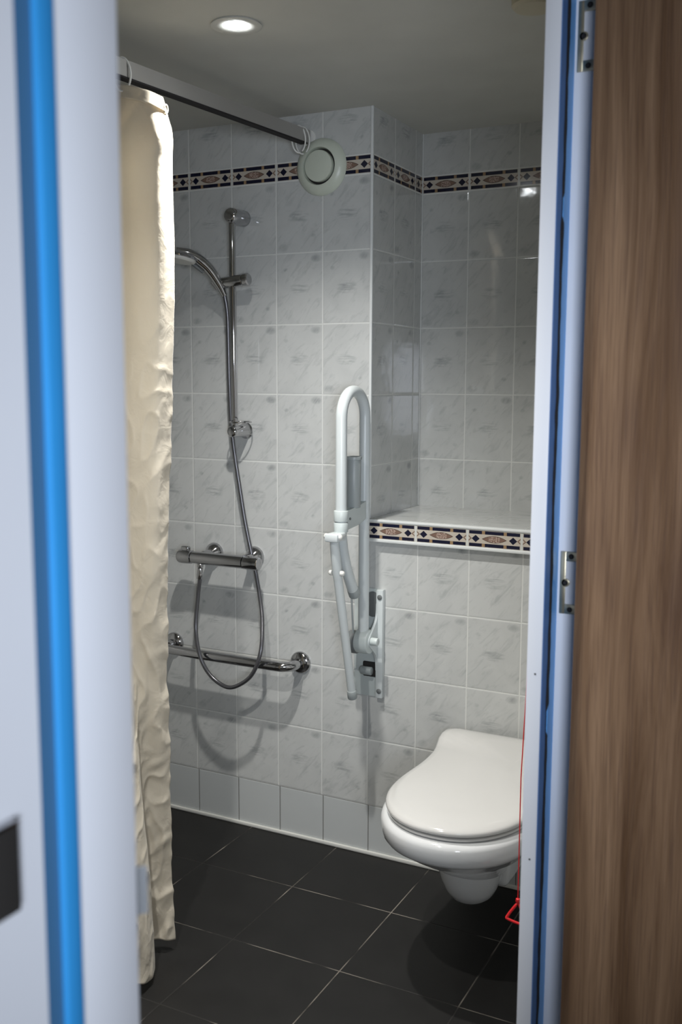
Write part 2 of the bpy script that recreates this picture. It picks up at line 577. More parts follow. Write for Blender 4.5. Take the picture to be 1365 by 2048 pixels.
# corridor
bm = bmesh.new(); box(bm, XR, 2.6, -0.8, 2.4, -0.06, -0.001); struct('floor_corridor', bm, M['hall_floor'], smooth=False)
bm = bmesh.new(); box(bm, XR, 2.6, -0.8, 2.4, 2.4225, 2.50); struct('ceiling_corridor', bm, M['hall_wall'], smooth=False)
bm = bmesh.new(); box(bm, XO, 2.6, 2.3, 2.4, 0.0, 2.42); struct('wall_corridor_end', bm, M['hall_wall'], smooth=False)
bm = bmesh.new()
box(bm, XR, 0.2, -0.8, -0.7, 0.0, 2.42); box(bm, 1.0, 2.6, -0.8, -0.7, 0.0, 2.42); box(bm, 0.2, 1.0, -0.8, -0.7, 0.0, 0.9); box(bm, 0.2, 1.0, -0.8, -0.7, 1.8, 2.42)
struct('wall_corridor_rear', bm, M['hall_wall'], smooth=False)
bm = bmesh.new()
for q in ((0.2, 0.24, 0.9, 1.8), (0.96, 1.0, 0.9, 1.8), (0.24, 0.96, 0.9, 0.94), (0.24, 0.96, 1.76, 1.8)):
    box(bm, q[0], q[1], -0.79, -0.69, q[2], q[3], 0.003)
struct('added_window_1', bm, M['frame'])  # unseen window frame, added to go with the fill light
bm = bmesh.new(); box(bm, 2.5, 2.6, -0.8, 2.3, 0.0, 2.42); struct('wall_corridor_side', bm, M['hall_wall'], smooth=False)

# ---- door frame, left (lock) jamb
bm = bmesh.new(); box(bm, XR, -0.398, 0.4365, YL, 0.0, 2.16, 0.0015)
jl = struct('trim_3', bm, M['frame'])
bm = bmesh.new(); box(bm, XR, -0.3945, 0.4225, 0.4365, 0.0, 2.16, 0.002); struct('blue_seal', bm, M['blue'], jl)
bm = bmesh.new(); box(bm, XR, -0.3985, 0.4095, 0.4225, 0.0, 2.16); struct('shaded_blue_strip', bm, M['shaded_blue'], jl)  # shadowed part of the blue strip, its shade painted in
# lip of the strike plate at the jamb edge
bm = bmesh.new()
pts = [(-0.404, YL - 0.002), (-0.402, YL + 0.003), (-0.400, YL + 0.0065), (-0.397, YL + 0.009)]
rings = []
for (x, y) in pts:
    rings.append([Vector((x, y, 1.183)), Vector((x, y, 1.216)), Vector((x - 0.0015, y + 0.0005, 1.216)), Vector((x - 0.0015, y + 0.0005, 1.183))])
loft(bm, rings)
struct('strike_lip', bm, plain('satin_steel', (0.20, 0.21, 0.22), 0.45, 0.3), jl)
# lock recess on the corridor side, far left
bm = bmesh.new(); box(bm, -0.398, -0.3925, 0.355, 0.3865, 1.243, 1.293, 0.001)
lock = struct('strike_box', bm, M['hole'], jl)
bm = bmesh.new(); box(bm, -0.398, -0.3922, 0.355, 0.3865, 1.293, 1.2955, 0.0006); struct('strike_box_edge', bm, M['chrome'], lock)

# ---- door frame, right (hinge) jamb
bm = bmesh.new()
box(bm, XR, -0.398, YR, YR + 0.074, 0.0, 2.16, 0.0012)
jr = struct('trim_4', bm, M['frame'])
bm = bmesh.new(); box(bm, -0.398, XO, YR + 0.072, YR + 0.085, 0.0, 2.16); struct('hinge_rebate', bm, M['frame'], jr)
bm = bmesh.new(); box(bm, -0.398, -0.3968, YR + 0.0015, YR + 0.030, 0.0, 2.16); struct('shaded_blue_seal', bm, plain('shade_blue_seal', (0.075, 0.18, 0.42), 0.5), jr)  # shade beside the gasket is put into this darker blue
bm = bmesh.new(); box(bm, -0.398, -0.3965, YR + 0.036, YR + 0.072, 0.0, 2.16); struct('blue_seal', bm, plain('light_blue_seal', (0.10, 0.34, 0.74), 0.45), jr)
bm = bmesh.new()
N = 260
vs = []
for i in range(N + 1):
    z = 2.16 * i / N
    w0 = YR + 0.027 + 0.004 * noise.noise((z * 30, 1.0, 0)) + 0.003 * noise.noise((z * 9, 7.0, 0))
    w1 = YR + 0.039 + 0.004 * noise.noise((z * 34, 4.0, 0)) + 0.004 * noise.noise((z * 7, 9.0, 0))
    if noise.noise((z * 8, 12.5, 3)) > 0.42:
        w1 = w0 + 0.002
    vs.append((bm.verts.new((-0.3958, w0, z)), bm.verts.new((-0.3958, w1, z)), bm.verts.new((-0.399, w1, z)), bm.verts.new((-0.399, w0, z))))
for a, b_ in zip(vs, vs[1:]):
    for k in range(4):
        bm.faces.new((a[k], a[(k + 1) % 4], b_[(k + 1) % 4], b_[k]))
struct('worn_gasket', bm, M['gap'], jr, smooth=False)
for z in (0.80, 1.095):
    bm = bmesh.new(); cyl(bm, (-0.4075, YR - 0.0004, z), (-0.4075, YR + 0.001, z), 0.0016, n=12)
    struct('nail_hole', bm, M['hole'], jr)
for z0 in (1.176, 1.977):
    # steel leaf with a rounded slot and three countersunk screw holes
    bm = bmesh.new()
    y0, y1 = YR + 0.0695, YR + 0.072
    xa, xb, h = -0.3925, -0.340, 0.098
    box(bm, xa, xa + 0.0085, y0, y1, z0, z0 + h, 0.001)
    box(bm, xa + 0.0080, xb, y0, y1, z0, z0 + 0.0155, 0.001)
    box(bm, xa + 0.0080, xb, y0, y1, z0 + h - 0.0155, z0 + h, 0.001)
    cyl(bm, (xa + 0.0085, y0, z0 + h / 2), (xa + 0.0085, y1, z0 + h / 2), 0.0065, 0.0006, 20)
    pl = struct('hinge_plate', bm, M['brass'], jr)
    for (sx, sz) in ((xa + 0.0085, z0 + h / 2), (xa + 0.0165, z0 + 0.0075), (xa + 0.0165, z0 + h - 0.0075)):
        bm = bmesh.new()
        lathe(bm, (sx, y0 - 0.0003, sz), (0, 1, 0), [(0, 0.0042), (0.0, 0.0034), (0.0012, 0.0012), (0.0012, 0.0)], 20)
        struct('screw_hole', bm, M['gap'], pl)

# ---- door leaf, swung wide into the corridor
bm = bmesh.new(); box(bm, -0.3560, 0.57, YR + 0.022, YR + 0.062, 0.008, 2.13, 0.0015)
door = struct('door_1', bm, M['wood'])
bm = bmesh.new(); box(bm, -0.3570, -0.3545, YR + 0.0225, YR + 0.0615, 0.008, 2.13, 0.0005); struct('edge_band', bm, plain('door_edge_band', (0.16, 0.10, 0.065), 0.4), door)

# ------------------------------------------------------------------ toilet
TX = -0.850
def egg(yf, yb, hw, z, n=72, waist=0.0, flare=0.0):
    """plan outline: egg-shaped front, long sides with an optional waist, flared squarish back"""
    c = yf + hw * 1.25
    r = 0.03
    side = []
    for k in range(0, 19):                      # quarter of the front, from the tip to the widest point
        t = math.pi / 2 * k / 18
        side.append((hw * math.sin(t) ** 0.92, c - (c - yf) * math.cos(t) ** 0.95))
    m = 14
    for k in range(1, m + 1):                   # flank
        f = k / m
        yy = c + (yb - r - c) * f
        w = hw - waist * math.sin(math.pi * min(1, f / 0.9)) ** 2 + flare * sstep(0.62, 0.95, f)
        side.append((w, yy))
    w = side[-1][0]
    for k in range(1, 7):
        t = math.pi / 2 * k / 6
        side.append((w - r + r * math.cos(t), yb - r + r * math.sin(t)))
    side.append((w * 0.45, yb))
    pts = [Vector((TX + a, b, z)) for a, b in side] + [Vector((TX, yb, z))] + [Vector((TX - a, b, z)) for a, b in reversed(side[1:])]
    return pts
def sstep(a, b_, x):
    t = max(0.0, min(1.0, (x - a) / (b_ - a)))
    return t * t * (3 - 2 * t)

toilet = thing('toilet', 'white wall-hung toilet with closed lid below the tiled shelf', 'toilet', (TX, 2.82, 0.14))
# bowl
bm = bmesh.new()
W_, F_ = 0.010, 0.006
R_ = [egg(2.150, 2.822, 0.193, 0.436, waist=W_, flare=F_), egg(2.140, 2.822, 0.2015, 0.431, waist=W_, flare=F_), egg(2.136, 2.822, 0.2055, 0.422, waist=W_, flare=F_),
      egg(2.137, 2.822, 0.2060, 0.402, waist=W_), egg(2.143, 2.822, 0.2030, 0.384, waist=W_), egg(2.152, 2.822, 0.1985, 0.374, waist=W_), egg(2.170, 2.822, 0.190, 0.364),
      egg(2.205, 2.820, 0.172, 0.340), egg(2.248, 2.815, 0.150, 0.314), egg(2.295, 2.810, 0.125, 0.288), egg(2.335, 2.80, 0.104, 0.264), egg(2.360, 2.79, 0.092, 0.240)]
loft(bm, R_)
bowl = obj('bowl', bm, M['porcelain'], toilet, angle=60)
# trap: tapering foot under the bowl front, then the wider body at the wall
bm = bmesh.new()
def oval(cy, ry, hw, z, n=48):
    return [Vector((TX + hw * math.sin(2 * math.pi * k / n), cy - ry * math.cos(2 * math.pi * k / n), z)) for k in range(n)]
loft(bm, [oval(2.455, 0.118, 0.098, 0.285), oval(2.457, 0.112, 0.090, 0.250), oval(2.460, 0.103, 0.081, 0.215), oval(2.464, 0.092, 0.071, 0.185),
          oval(2.469, 0.078, 0.060, 0.162), oval(2.474, 0.060, 0.046, 0.147), oval(2.478, 0.036, 0.028, 0.138), oval(2.480, 0.010, 0.008, 0.135)])
obj('trap', bm, M['porcelain'], toilet, angle=60)
bm = bmesh.new()
box(bm, TX - 0.102, TX + 0.102, 2.49, 2.822, 0.172, 0.39, 0.022, seg=5)
for v in bm.verts:
    if v.co.z < 0.25:
        v.co.x = TX + (v.co.x - TX) * 0.90
obj('wall_body', bm, M['porcelain'], toilet, angle=60)
# seat ring and lid
bm = bmesh.new()
loft(bm, [egg(2.162, 2.745, 0.185, 0.4385, waist=0.008), egg(2.156, 2.75, 0.189, 0.4410, waist=0.008), egg(2.156, 2.75, 0.189, 0.4460, waist=0.008), egg(2.160, 2.745, 0.186, 0.4480, waist=0.008)])
obj('seat', bm, M['seat'], toilet)
bm = bmesh.new()
K = dict(waist=0.010, flare=0.012)
LR = [egg(2.160, 2.800, 0.187, 0.4500, **K), egg(2.152, 2.803, 0.1930, 0.4535, **K), egg(2.150, 2.804, 0.1945, 0.4590, **K), egg(2.153, 2.803, 0.1920, 0.4650, **K),
      egg(2.163, 2.799, 0.186, 0.4695, **K), egg(2.190, 2.790, 0.170, 0.4725, **K), egg(2.25, 2.77, 0.125, 0.4745, **K), egg(2.34, 2.74, 0.06, 0.4750, **K)]
# the closed lid rises into its hinge hump towards the wall
for r in LR[2:]:
    for p in r:
        p.z += 0.016 * sstep(2.68, 2.74, p.y) * (1 if r is not LR[2] else 0.6)
loft(bm, LR)
lid = obj('lid', bm, M['seat'], toilet, angle=60)
for s in (-1, 1):
    bm = bmesh.new(); lathe(bm, (TX + s * 0.10, 2.735, 0.4815), (0, 0, 1), [(0, 0.014), (0.003, 0.013), (0.004, 0.0)], 24)
    obj('hinge_cap', bm, M['seat'], toilet)

# ------------------------------------------------------------------ emergency pull cord beside the toilet
CY, CX, CZ = 2.19, -0.6405, 0.312
pc = thing('emergency_pull_cord', 'thin red emergency pull cord with red grip hanging beside the toilet', 'pull cord', (CX, CY, CEIL))
bm = bmesh.new(); tube(bm, [(CX + 0.030, CY, CEIL), (CX + 0.018, CY, 1.2), (CX - 0.0010, CY, 0.62), (CX, CY, CZ)], 0.0014, 8); obj('cord', bm, M['red'], pc)
bm = bmesh.new(); tri = [Vector((CX, CY, CZ)), Vector((CX - 0.021, CY - 0.008, CZ - 0.033)), Vector((CX - 0.019, CY - 0.010, CZ - 0.041)), Vector((CX + 0.020, CY, CZ - 0.052)), Vector((CX + 0.024, CY + 0.005, CZ - 0.043))]
tube(bm, spline(tri + [tri[0]], 5)[:-1], 0.0035, 10, closed=True); obj('grip', bm, M['red'], pc)
bm = bmesh.new(); lathe(bm, (CX, CY, CZ), (0, 0, 1), [(0, 0.004), (0.004, 0.006), (0.010, 0.005), (0.013, 0.0)], 16); obj('bead', bm, M['red'], pc)

# ------------------------------------------------------------------ folding support rail
SX = -1.325
sr = thing('folding_support_rail', 'white folding support rail swung up against the tiled wall left of the toilet', 'support rail', (SX, YB, 0.72))
bm = bmesh.new()
ya, yb_ = 2.606, 2.763
pts = [(SX, yb_, 0.760), (SX, yb_, 0.95), (SX, yb_, 1.20)]
rc = (yb_ - ya) / 2
pts += [(SX, yb_, 1.35)]
for k in range(0, 19):
    t = math.pi * k / 18
    pts.append((SX, (ya + yb_) / 2 + rc * math.cos(t), 1.425 + rc * 0.98 * math.sin(t)))
pts += [(SX, ya, 1.30), (SX, ya, 1.15), (SX, ya + 0.001, 1.085), (SX, ya + 0.010, 1.04), (SX, ya + 0.032, 0.985), (SX, ya + 0.062, 0.935), (SX, ya + 0.083, 0.902)]
tube(bm, pts, 0.0168, 28)
obj('looped_tube', bm, M['white_coat'], sr)
bm = bmesh.new(); cyl(bm, (SX, ya + 0.079, 0.910), (SX, ya + 0.096, 0.884), 0.0180, 0.004); obj('tube_end_cap', bm, M['grey_plastic'], sr)
# toilet roll spindle between the two arms
bm = bmesh.new(); cyl(bm, (SX - 0.002, 2.692, 1.155), (SX - 0.002, 2.692, 1.305), 0.0215, 0.002)
lathe(bm, (SX - 0.002, 2.692, 1.300), (0, 0, 1), [(0, 0.0245), (0.008, 0.0245), (0.009, 0.020), (0.004, 0.018), (0.004, 0.0)], 28)
obj('paper_roll_spindle', bm, M['grey_plastic'], sr)
# clamp
bm = bmesh.new()
cyl(bm, (SX, ya, 1.124), (SX, ya, 1.156), 0.0215, 0.002)
cyl(bm, (SX, ya, 1.092), (SX, ya, 1.121), 0.0215, 0.002)
loft(bm, [[Vector((SX - 0.010, ya, 1.095)), Vector((SX + 0.012, ya, 1.095)), Vector((SX + 0.012, ya, 1.152)), Vector((SX - 0.010, ya, 1.152))],
          [Vector((SX - 0.010, 2.70, 1.103)), Vector((SX + 0.012, 2.70, 1.103)), Vector((SX + 0.012, 2.70, 1.160)), Vector((SX - 0.010, 2.70, 1.160))],
          [Vector((SX - 0.010, yb_, 1.118)), Vector((SX + 0.012, yb_, 1.118)), Vector((SX + 0.012, yb_, 1.172)), Vector((SX - 0.010, yb_, 1.172))]])
clamp = obj('clamp', bm, M['light_grey'], sr)
bm = bmesh.new(); cyl(bm, (SX + 0.010, ya + 0.034, 1.128), (SX + 0.0145, ya + 0.034, 1.128), 0.004, n=16); obj('clamp_screw', bm, M['dark_plastic'], clamp)
# drop-down leg: fork, lower tube, pivots, tip
fk = Vector((SX, 2.560, 1.085)); pv = Vector((SX, 2.583, 0.975)); tip = Vector((SX, 2.683, 0.590))
bm = bmesh.new(); box(bm, SX - 0.022, SX + 0.022, 2.540, 2.600, 1.070, 1.094, 0.006); obj('leg_bracket', bm, M['white_coat'], sr)
bm = bmesh.new(); tube(bm, [fk, fk.lerp(pv, .5), pv, pv + (tip - pv) * 0.06], [0.0125, 0.0145, 0.0145, 0.0135], 20); leg = obj('leg', bm, M['white_coat'], sr)
bm = bmesh.new(); tube(bm, [pv, pv.lerp(tip, .3), pv.lerp(tip, .6), tip], [0.0135, 0.0135, 0.0130, 0.0130], 20); obj('lower_leg', bm, M['white_coat'], leg)
for c, w in ((fk, 0.026), (pv, 0.020)):
    for s in (-1, 1):
        bm = bmesh.new(); lathe(bm, c + Vector((s * w * 0.7, -0.004, 0)), (s, 0, 0), [(0, 0.0085), (0.006, 0.0085), (0.010, 0.006), (0.012, 0.0)], 20)
        obj('pivot_cap', bm, M['white_plastic'], sr)
bm = bmesh.new(); dd = (tip - pv).normalized(); cyl(bm, tip - dd * 0.004, tip + dd * 0.026, 0.0150, 0.004); obj('rubber_tip', bm, M['grey_plastic'], leg)
# wall plate with side strip
bm = bmesh.new(); box(bm, -1.385, -1.300, YB - 0.005, YB, 0.535, 0.885, 0.001)
plate = obj('wall_plate', bm, M['light_grey'], sr)
bm = bmesh.new(); box(bm, -1.303, -1.280, YB - 0.020, YB, 0.537, 0.885, 0.002)
prof = []
for k in range(25):
    z = 0.625 + 0.215 * k / 24
    prof.append((YB - 0.018 - 0.066 * math.exp(-((z - 0.731) / 0.042) ** 2), z))
loft(bm, [[Vector((x, y, z)) for y, z in prof] + [Vector((x, YB - 0.012, 0.84)), Vector((x, YB - 0.012, 0.625))] for x in (-1.304, -1.296)])
obj('side_strip', bm, M['white_coat'], sr)
for z in (0.560, 0.862):
    bm = bmesh.new(); lathe(bm, (-1.290, YB - 0.020, z), (0, -1, 0), [(0, 0.008), (0.002, 0.008), (0.004, 0.005), (0.004, 0)], 20)
    obj('plate_screw', bm, M['dark_plastic'], plate)
bm = bmesh.new(); cyl(bm, (-1.345, 2.765, 0.728), (-1.300, 2.765, 0.728), 0.038, 0.004); obj('hinge_drum', bm, M['light_grey'], sr)
bm = bmesh.new(); cyl(bm, (-1.375, 2.765, 0.722), (-1.340, 2.765, 0.722), 0.036, 0.006); obj('hinge_cheek', bm, M['dark_plastic'], sr)
bm = bmesh.new(); cyl(bm, (-1.296, 2.758, 0.732), (-1.272, 2.758, 0.732), 0.0125, 0.002); obj('axle_pin', bm, M['light_grey'], sr)
bm = bmesh.new(); cyl(bm, (-1.390, 2.765, 0.732), (-1.372, 2.765, 0.732), 0.006, 0.001); obj('axle_pin', bm, M['dark_plastic'], sr)
bm = bmesh.new(); lathe(bm, (SX + 0.005, YB - 0.005, 0.850), (0, -1, 0), [(0, 0.030), (0.004, 0.030), (0.006, 0.026), (0.006, 0)], 28)
for v in bm.verts:
    v.co.z = 0.835 + (v.co.z - 0.850) * 1.35
obj('oval_washer', bm, M['dark_plastic'], plate)
bm = bmesh.new(); box(bm, -1.352, -1.306, YB - 0.008, YB - 0.004, 0.600, 0.648, 0.004); obj('stop_recess', bm, M['hole'], plate)
bm = bmesh.new(); cyl(bm, (-1.352, YB - 0.022, 0.622), (-1.314, YB - 0.022, 0.622), 0.0135, 0.003); obj('buffer', bm, M['grey_plastic'], plate)
bm = bmesh.new(); tube(bm, [(SX - 0.03, 2.738, 0.88), (SX - 0.03, 2.752, 0.75)], 0.003, 10); obj('tie_rod', bm, M['grey_plastic'], sr)

# ------------------------------------------------------------------ shower: riser rail, handset, hose, mixer, grab bar
BX, BY = -1.790, 2.758
rr = thing('shower_riser_rail', 'chrome shower riser rail fixed upright to the wall above the mixer', 'shower rail', (BX, YB, 1.37))
bm = bmesh.new(); cyl(bm, (BX - 0.003, BY, 2.042), (BX + 0.001, BY, 1.372), 0.0105, 0.001); obj('pole', bm, M['chrome'], rr)
for z, nm in ((2.045, 'wall_mount'), (1.368, 'wall_mount')):
    bm = bmesh.new()
    L = YB - (BY - 0.022)
    lathe(bm, (BX, YB, z), (0, -1, 0), [(0, 0.0235), (0.003, 0.0255), (L * .6, 0.0245), (L - 0.007, 0.0225), (L - 0.002, 0.0185), (L, 0.012), (L, 0)] if z > 2 else
          [(0, 0.025), (0.003, 0.027), (0.012, 0.020), (L * .6, 0.0185), (L - 0.007, 0.0185), (L - 0.002, 0.015), (L, 0.009), (L, 0)], 32)
    obj(nm, bm, M['chrome'], rr)
bm = bmesh.new(); cyl(bm, (-1.842, BY, 1.838), (-1.752, BY, 1.846), 0.0185, 0.004)
lathe(bm, (-1.752, BY, 1.846), (1, 0, 0.08), [(0, 0.012), (0.003, 0.0195), (0.018, 0.0195), (0.021, 0.016), (0.021, 0)], 28)
sl = obj('slider', bm, M['chrome'], rr)
bm = bmesh.new(); lathe(bm, (-1.838, BY - 0.002, 1.822), (-0.45, -0.35, 1), [(0, 0.012), (0.002, 0.015), (0.030, 0.019), (0.031, 0.015), (0.031, 0)], 24); obj('holder_cone', bm, M['chrome'], sl)
bm = bmesh.new(); box(bm, BX - 0.018, BX + 0.060, BY - 0.045, BY + 0.045, 1.397, 1.400, 0.001); soap = obj('clear_dish', bm, M['chrome'], rr)
# shape the dish as a thin oval ring
bm = bmesh.new()
bm.from_mesh(soap.data); bm.clear()
tube(bm, [(BX + 0.018 + 0.036 * math.cos(t), BY + 0.004 + 0.040 * math.sin(t), 1.398) for t in [2 * math.pi * k / 40 for k in range(40)]], 0.0022, 8, closed=True)
bm.to_mesh(soap.data); bm.free()

hs = thing('hand_shower', 'chrome hand shower with pale spray face resting in the rail slider', 'shower head', (-1.838, BY - 0.002, 1.822))
bm = bmesh.new()
hp = spline([(-1.822, 2.757, 1.800), (-1.834, 2.742, 1.836), (-1.851, 2.718, 1.876), (-1.869, 2.695, 1.902), (-1.892, 2.668, 1.922), (-1.925, 2.640, 1.930)], 8)
tube(bm, hp, [0.010, 0.0145, 0.0170, 0.0175, 0.0165, 0.013], 24); obj('handle', bm, M['chrome'], hs)
hc, hn = Vector((-1.912, 2.645, 1.922)), Vector((-0.10, -0.16, -1)).normalized()
bm = bmesh.new(); lathe(bm, hc - hn * 0.006, hn, [(0, 0), (0.001, 0.018), (0.004, 0.034), (0.010, 0.050), (0.016, 0.056), (0.020, 0.056), (0.021, 0.050), (0.021, 0)], 40); obj('head', bm, M['chrome'], hs)
bm = bmesh.new(); lathe(bm, hc + hn * 0.0145, hn, [(0, 0.051), (0.004, 0.0515), (0.009, 0.046), (0.010, 0.0)], 40); obj('spray_face', bm, M['spray'], hs)
bm = bmesh.new(); tube(bm, [(-1.865, 2.700, 1.868), (-1.882, 2.682, 1.888), (-1.897, 2.672, 1.900)], [0.004, 0.006, 0.004], 10); obj('spray_button', bm, M['dark_plastic'], hs)

hose = thing('shower_hose', 'grey metal shower hose looping from the mixer up to the hand shower', 'hose', (-1.92, 2.745, 0.90))
bm = bmesh.new()
px = [(448, 582, 2.757), (455, 625, 2.765), (457, 680, 2.768), (459, 760, 2.772), (463, 850, 2.783), (470, 910, 2.790), (479, 970, 2.794), (490, 1040, 2.796), (503, 1105, 2.797), (512, 1145, 2.795),
      (521, 1200, 2.780), (525, 1240, 2.760), (523, 1295, 2.725), (512, 1335, 2.712), (494, 1360, 2.710), (462, 1375, 2.710), (434, 1363, 2.712), (412, 1338, 2.712), (398, 1303, 2.715),
      (392, 1255, 2.735), (396, 1195, 2.745), (401, 1150, 2.747)]
tube(bm, spline([at(x, y, Y=Y) for x, y, Y in px], 8), 0.0068, 14); obj('hose_pipe', bm, M['hose'], hose)
bm = bmesh.new(); a = at(401, 1136, Y=2.748); cyl(bm, a, at(399, 1158, Y=2.747), 0.0095, 0.001, 12); obj('hose_nut', bm, M['chrome'], hose)
bm = bmesh.new(); cyl(bm, at(447, 572, Y=2.757), at(449, 592, Y=2.757), 0.0088, 0.001, 16); obj('hose_nut', bm, M['chrome'], hose)

mx = thing('thermostatic_shower_mixer', 'chrome thermostatic bar mixer with two round wall flanges on the tiles', 'mixer tap', (-1.84, YB, 0.94))
MY, MZ = 2.748, 0.943
bm = bmesh.new()
lathe(bm, (-1.955, MY, MZ), (1, 0, 0), [(0, 0.0175), (0.002, 0.0205), (0.06, 0.0215), (0.20, 0.0215), (0.202, 0.0215), (0.203, 0.0180), (0.203, 0)], 36)
body = obj('body', bm, M['chrome'], mx)
bm = bmesh.new(); lathe(bm, (-1.7505, MY, MZ - 0.001), (1, 0, 0), [(0, 0.017), (0.001, 0.0215), (0.050, 0.0225), (0.056, 0.020), (0.058, 0.012), (0.058, 0)], 36)
kn = obj('flow_knob', bm, M['chrome'], mx)
bm = bmesh.new(); lathe(bm, (-1.957, MY, MZ), (-1, 0, 0), [(0, 0.019), (0.002, 0.0225), (0.035, 0.0245), (0.048, 0.0235), (0.054, 0.019), (0.055, 0)], 36)
kt = obj('temperature_knob', bm, M['chrome'], mx)
bm = bmesh.new(); box(bm, -1.998, -1.968, MY - 0.009, MY + 0.009, MZ + 0.018, MZ + 0.036, 0.005, seg=3); obj('safety_button', bm, M['chrome'], kt)
for X, Z in ((-1.918, 0.958), (-1.757, 0.958)):
    bm = bmesh.new(); lathe(bm, (X, YB, Z - 0.008), (0, -1, 0), [(0, 0.034), (0.004, 0.035), (0.012, 0.032), (0.022, 0.024), (0.028, 0.017), (0.030, 0.015), (0.072, 0.015)], 36)
    obj('wall_flange', bm, M['chrome'], mx)
bm = bmesh.new(); cyl(bm, (-1.925, MY, MZ - 0.018), (-1.925, MY, MZ - 0.032), 0.0105, 0.001, 12); obj('hose_outlet', bm, M['chrome'], mx)

gb = thing('grab_bar', 'chrome horizontal grab bar on the wall below the shower mixer', 'grab bar', (-1.84, YB, 0.61))
GY, GZ = 2.747, 0.610
XA, XB_ = -2.092, -1.583
bm = bmesh.new()
gp = [(XA, YB, GZ + .004), (XA, GY + 0.045, GZ + .004)] + [(XA + 0.038 * (1 - math.cos(t)) , GY + 0.038 * (1 - math.sin(t)), GZ + .003) for t in [math.pi / 2 * k / 8 for k in range(0, 9)]] \
    + [(XA + 0.15, GY, GZ), (XB_ - 0.15, GY, GZ)] + [(XB_ - 0.045 * (1 - math.sin(t)), GY + 0.045 * (1 - math.cos(t)), GZ) for t in [math.pi / 2 * k / 8 for k in range(0, 9)]] + [(XB_, YB, GZ)]
tube(bm, gp, 0.0165, 24); obj('bar', bm, M['chrome'], gb)
for X, dz in ((XA, .004), (XB_, 0)):
    bm = bmesh.new(); lathe(bm, (X, YB, GZ + dz), (0, -1, 0), [(0, 0.037), (0.003, 0.0375), (0.008, 0.036), (0.014, 0.030), (0.017, 0.020), (0.018, 0.0165)], 36)
    obj('wall_flange', bm, M['chrome'], gb)

# ------------------------------------------------------------------ vent valve, ceiling fittings
vt = thing('extract_vent_valve', 'round cream extract vent valve over the tile border', 'vent', (-1.507, YB, 2.180))
bm = bmesh.new(); lathe(bm, (-1.507, YB, 2.180), (0, -1, 0), [(0, 0.084), (0.004, 0.0855), (0.010, 0.083), (0.018, 0.074), (0.024, 0.063), (0.025, 0.056), (0.020, 0.054), (0.008, 0.053), (0.008, 0)], 64)
obj('outer_ring', bm, M['vent'], vt)
bm = bmesh.new(); lathe(bm, (-1.507, YB - 0.008, 2.180), (0, -1, 0), [(0, 0.0535), (0.0015, 0.0535)], 48); obj('throat', bm, M['hole'], vt)
bm = bmesh.new(); lathe(bm, (-1.507, YB - 0.010, 2.180), (0, -1, 0), [(0, 0.046), (0.014, 0.0475), (0.018, 0.046), (0.0215, 0.030), (0.0225, 0.0)], 64); obj('centre_disc', bm, M['vent'], vt)

dl = thing('recessed_downlight', 'lit round recessed downlight in the ceiling', 'ceiling light', (DL.x, DL.y, CEIL))
bm = bmesh.new(); lathe(bm, (DL.x, DL.y, CEIL), (0, 0, -1), [(0, 0.0570), (0.004, 0.0590), (0.0055, 0.055), (0.003, 0.034), (0.0005, 0.0255), (0.0005, 0.0)], 56); obj('trim_ring', bm, M['ceiling'], dl)
em, nt, b = new_mat('lit_lamp_lens')
b.inputs['Base Color'].default_value = (1, 1, 1, 1)
b.inputs['Emission Color'].default_value = (0.93, 0.97, 1.0, 1)
b.inputs['Emission Strength'].default_value = 90.0
bm = bmesh.new(); lathe(bm, (DL.x, DL.y, CEIL - 0.0005), (0, 0, -1), [(0, 0.0235), (0.003, 0.0235), (0.0045, 0.018), (0.005, 0.0)], 40); obj('lamp_lens', bm, em, dl)
bm = bmesh.new(); lathe(bm, (-0.665, 2.205, CEIL), (0, 0, -1), [(0, 0.048), (0.018, 0.048), (0.024, 0.042), (0.025, 0)], 48)
tag(obj('ceiling_detector', bm, M['beige']), 'round beige detector on the ceiling at the upper right by the door frame', 'detector')

# ------------------------------------------------------------------ curtain rail, rings and curtain
RA, RB = Vector((-1.553, 2.815, 2.2700)), Vector((-1.597, 1.55, 2.2445))
rd = (RB - RA).normalized()
rl = thing('curtain_rail', 'grey metal shower curtain rail running along the ceiling to the back wall', 'curtain rail', RA)
bm = bmesh.new()
def rect_at(p, hx, hz):
    n = Vector((rd.y, -rd.x, 0)).normalized()
    return [p + n * hx + Vector((0, 0, hz)), p - n * hx + Vector((0, 0, hz)), p - n * hx - Vector((0, 0, hz)), p + n * hx - Vector((0, 0, hz))]
loft(bm, [rect_at(RA, 0.011, 0.0200), rect_at(RB, 0.011, 0.0200)]); obj('rail_profile', bm, M['alu'], rl, smooth=False)
bm = bmesh.new(); loft(bm, [rect_at(RA + rd * 0.02 - Vector((0, 0, 0.0205)), 0.0118, 0.0022), rect_at(RB - Vector((0, 0, 0.0205)), 0.0118, 0.0022)]); obj('rail_slot', bm, M['gap'], rl, smooth=False)
bm = bmesh.new(); p = RA.lerp(RB, 0.694); loft(bm, [rect_at(p, 0.0118, 0.0206), rect_at(p + rd * 0.007, 0.0118, 0.0206)]); obj('rail_joint', bm, M['dark_plastic'], rl, smooth=False)
bm = bmesh.new(); lathe(bm, RA + Vector((0, 0.0113, 0)), (0, -1, 0), [(0, 0.024), (0.003, 0.024), (0.004, 0.020), (0.004, 0)], 28); obj('end_bracket', bm, M['white_plastic'], rl)

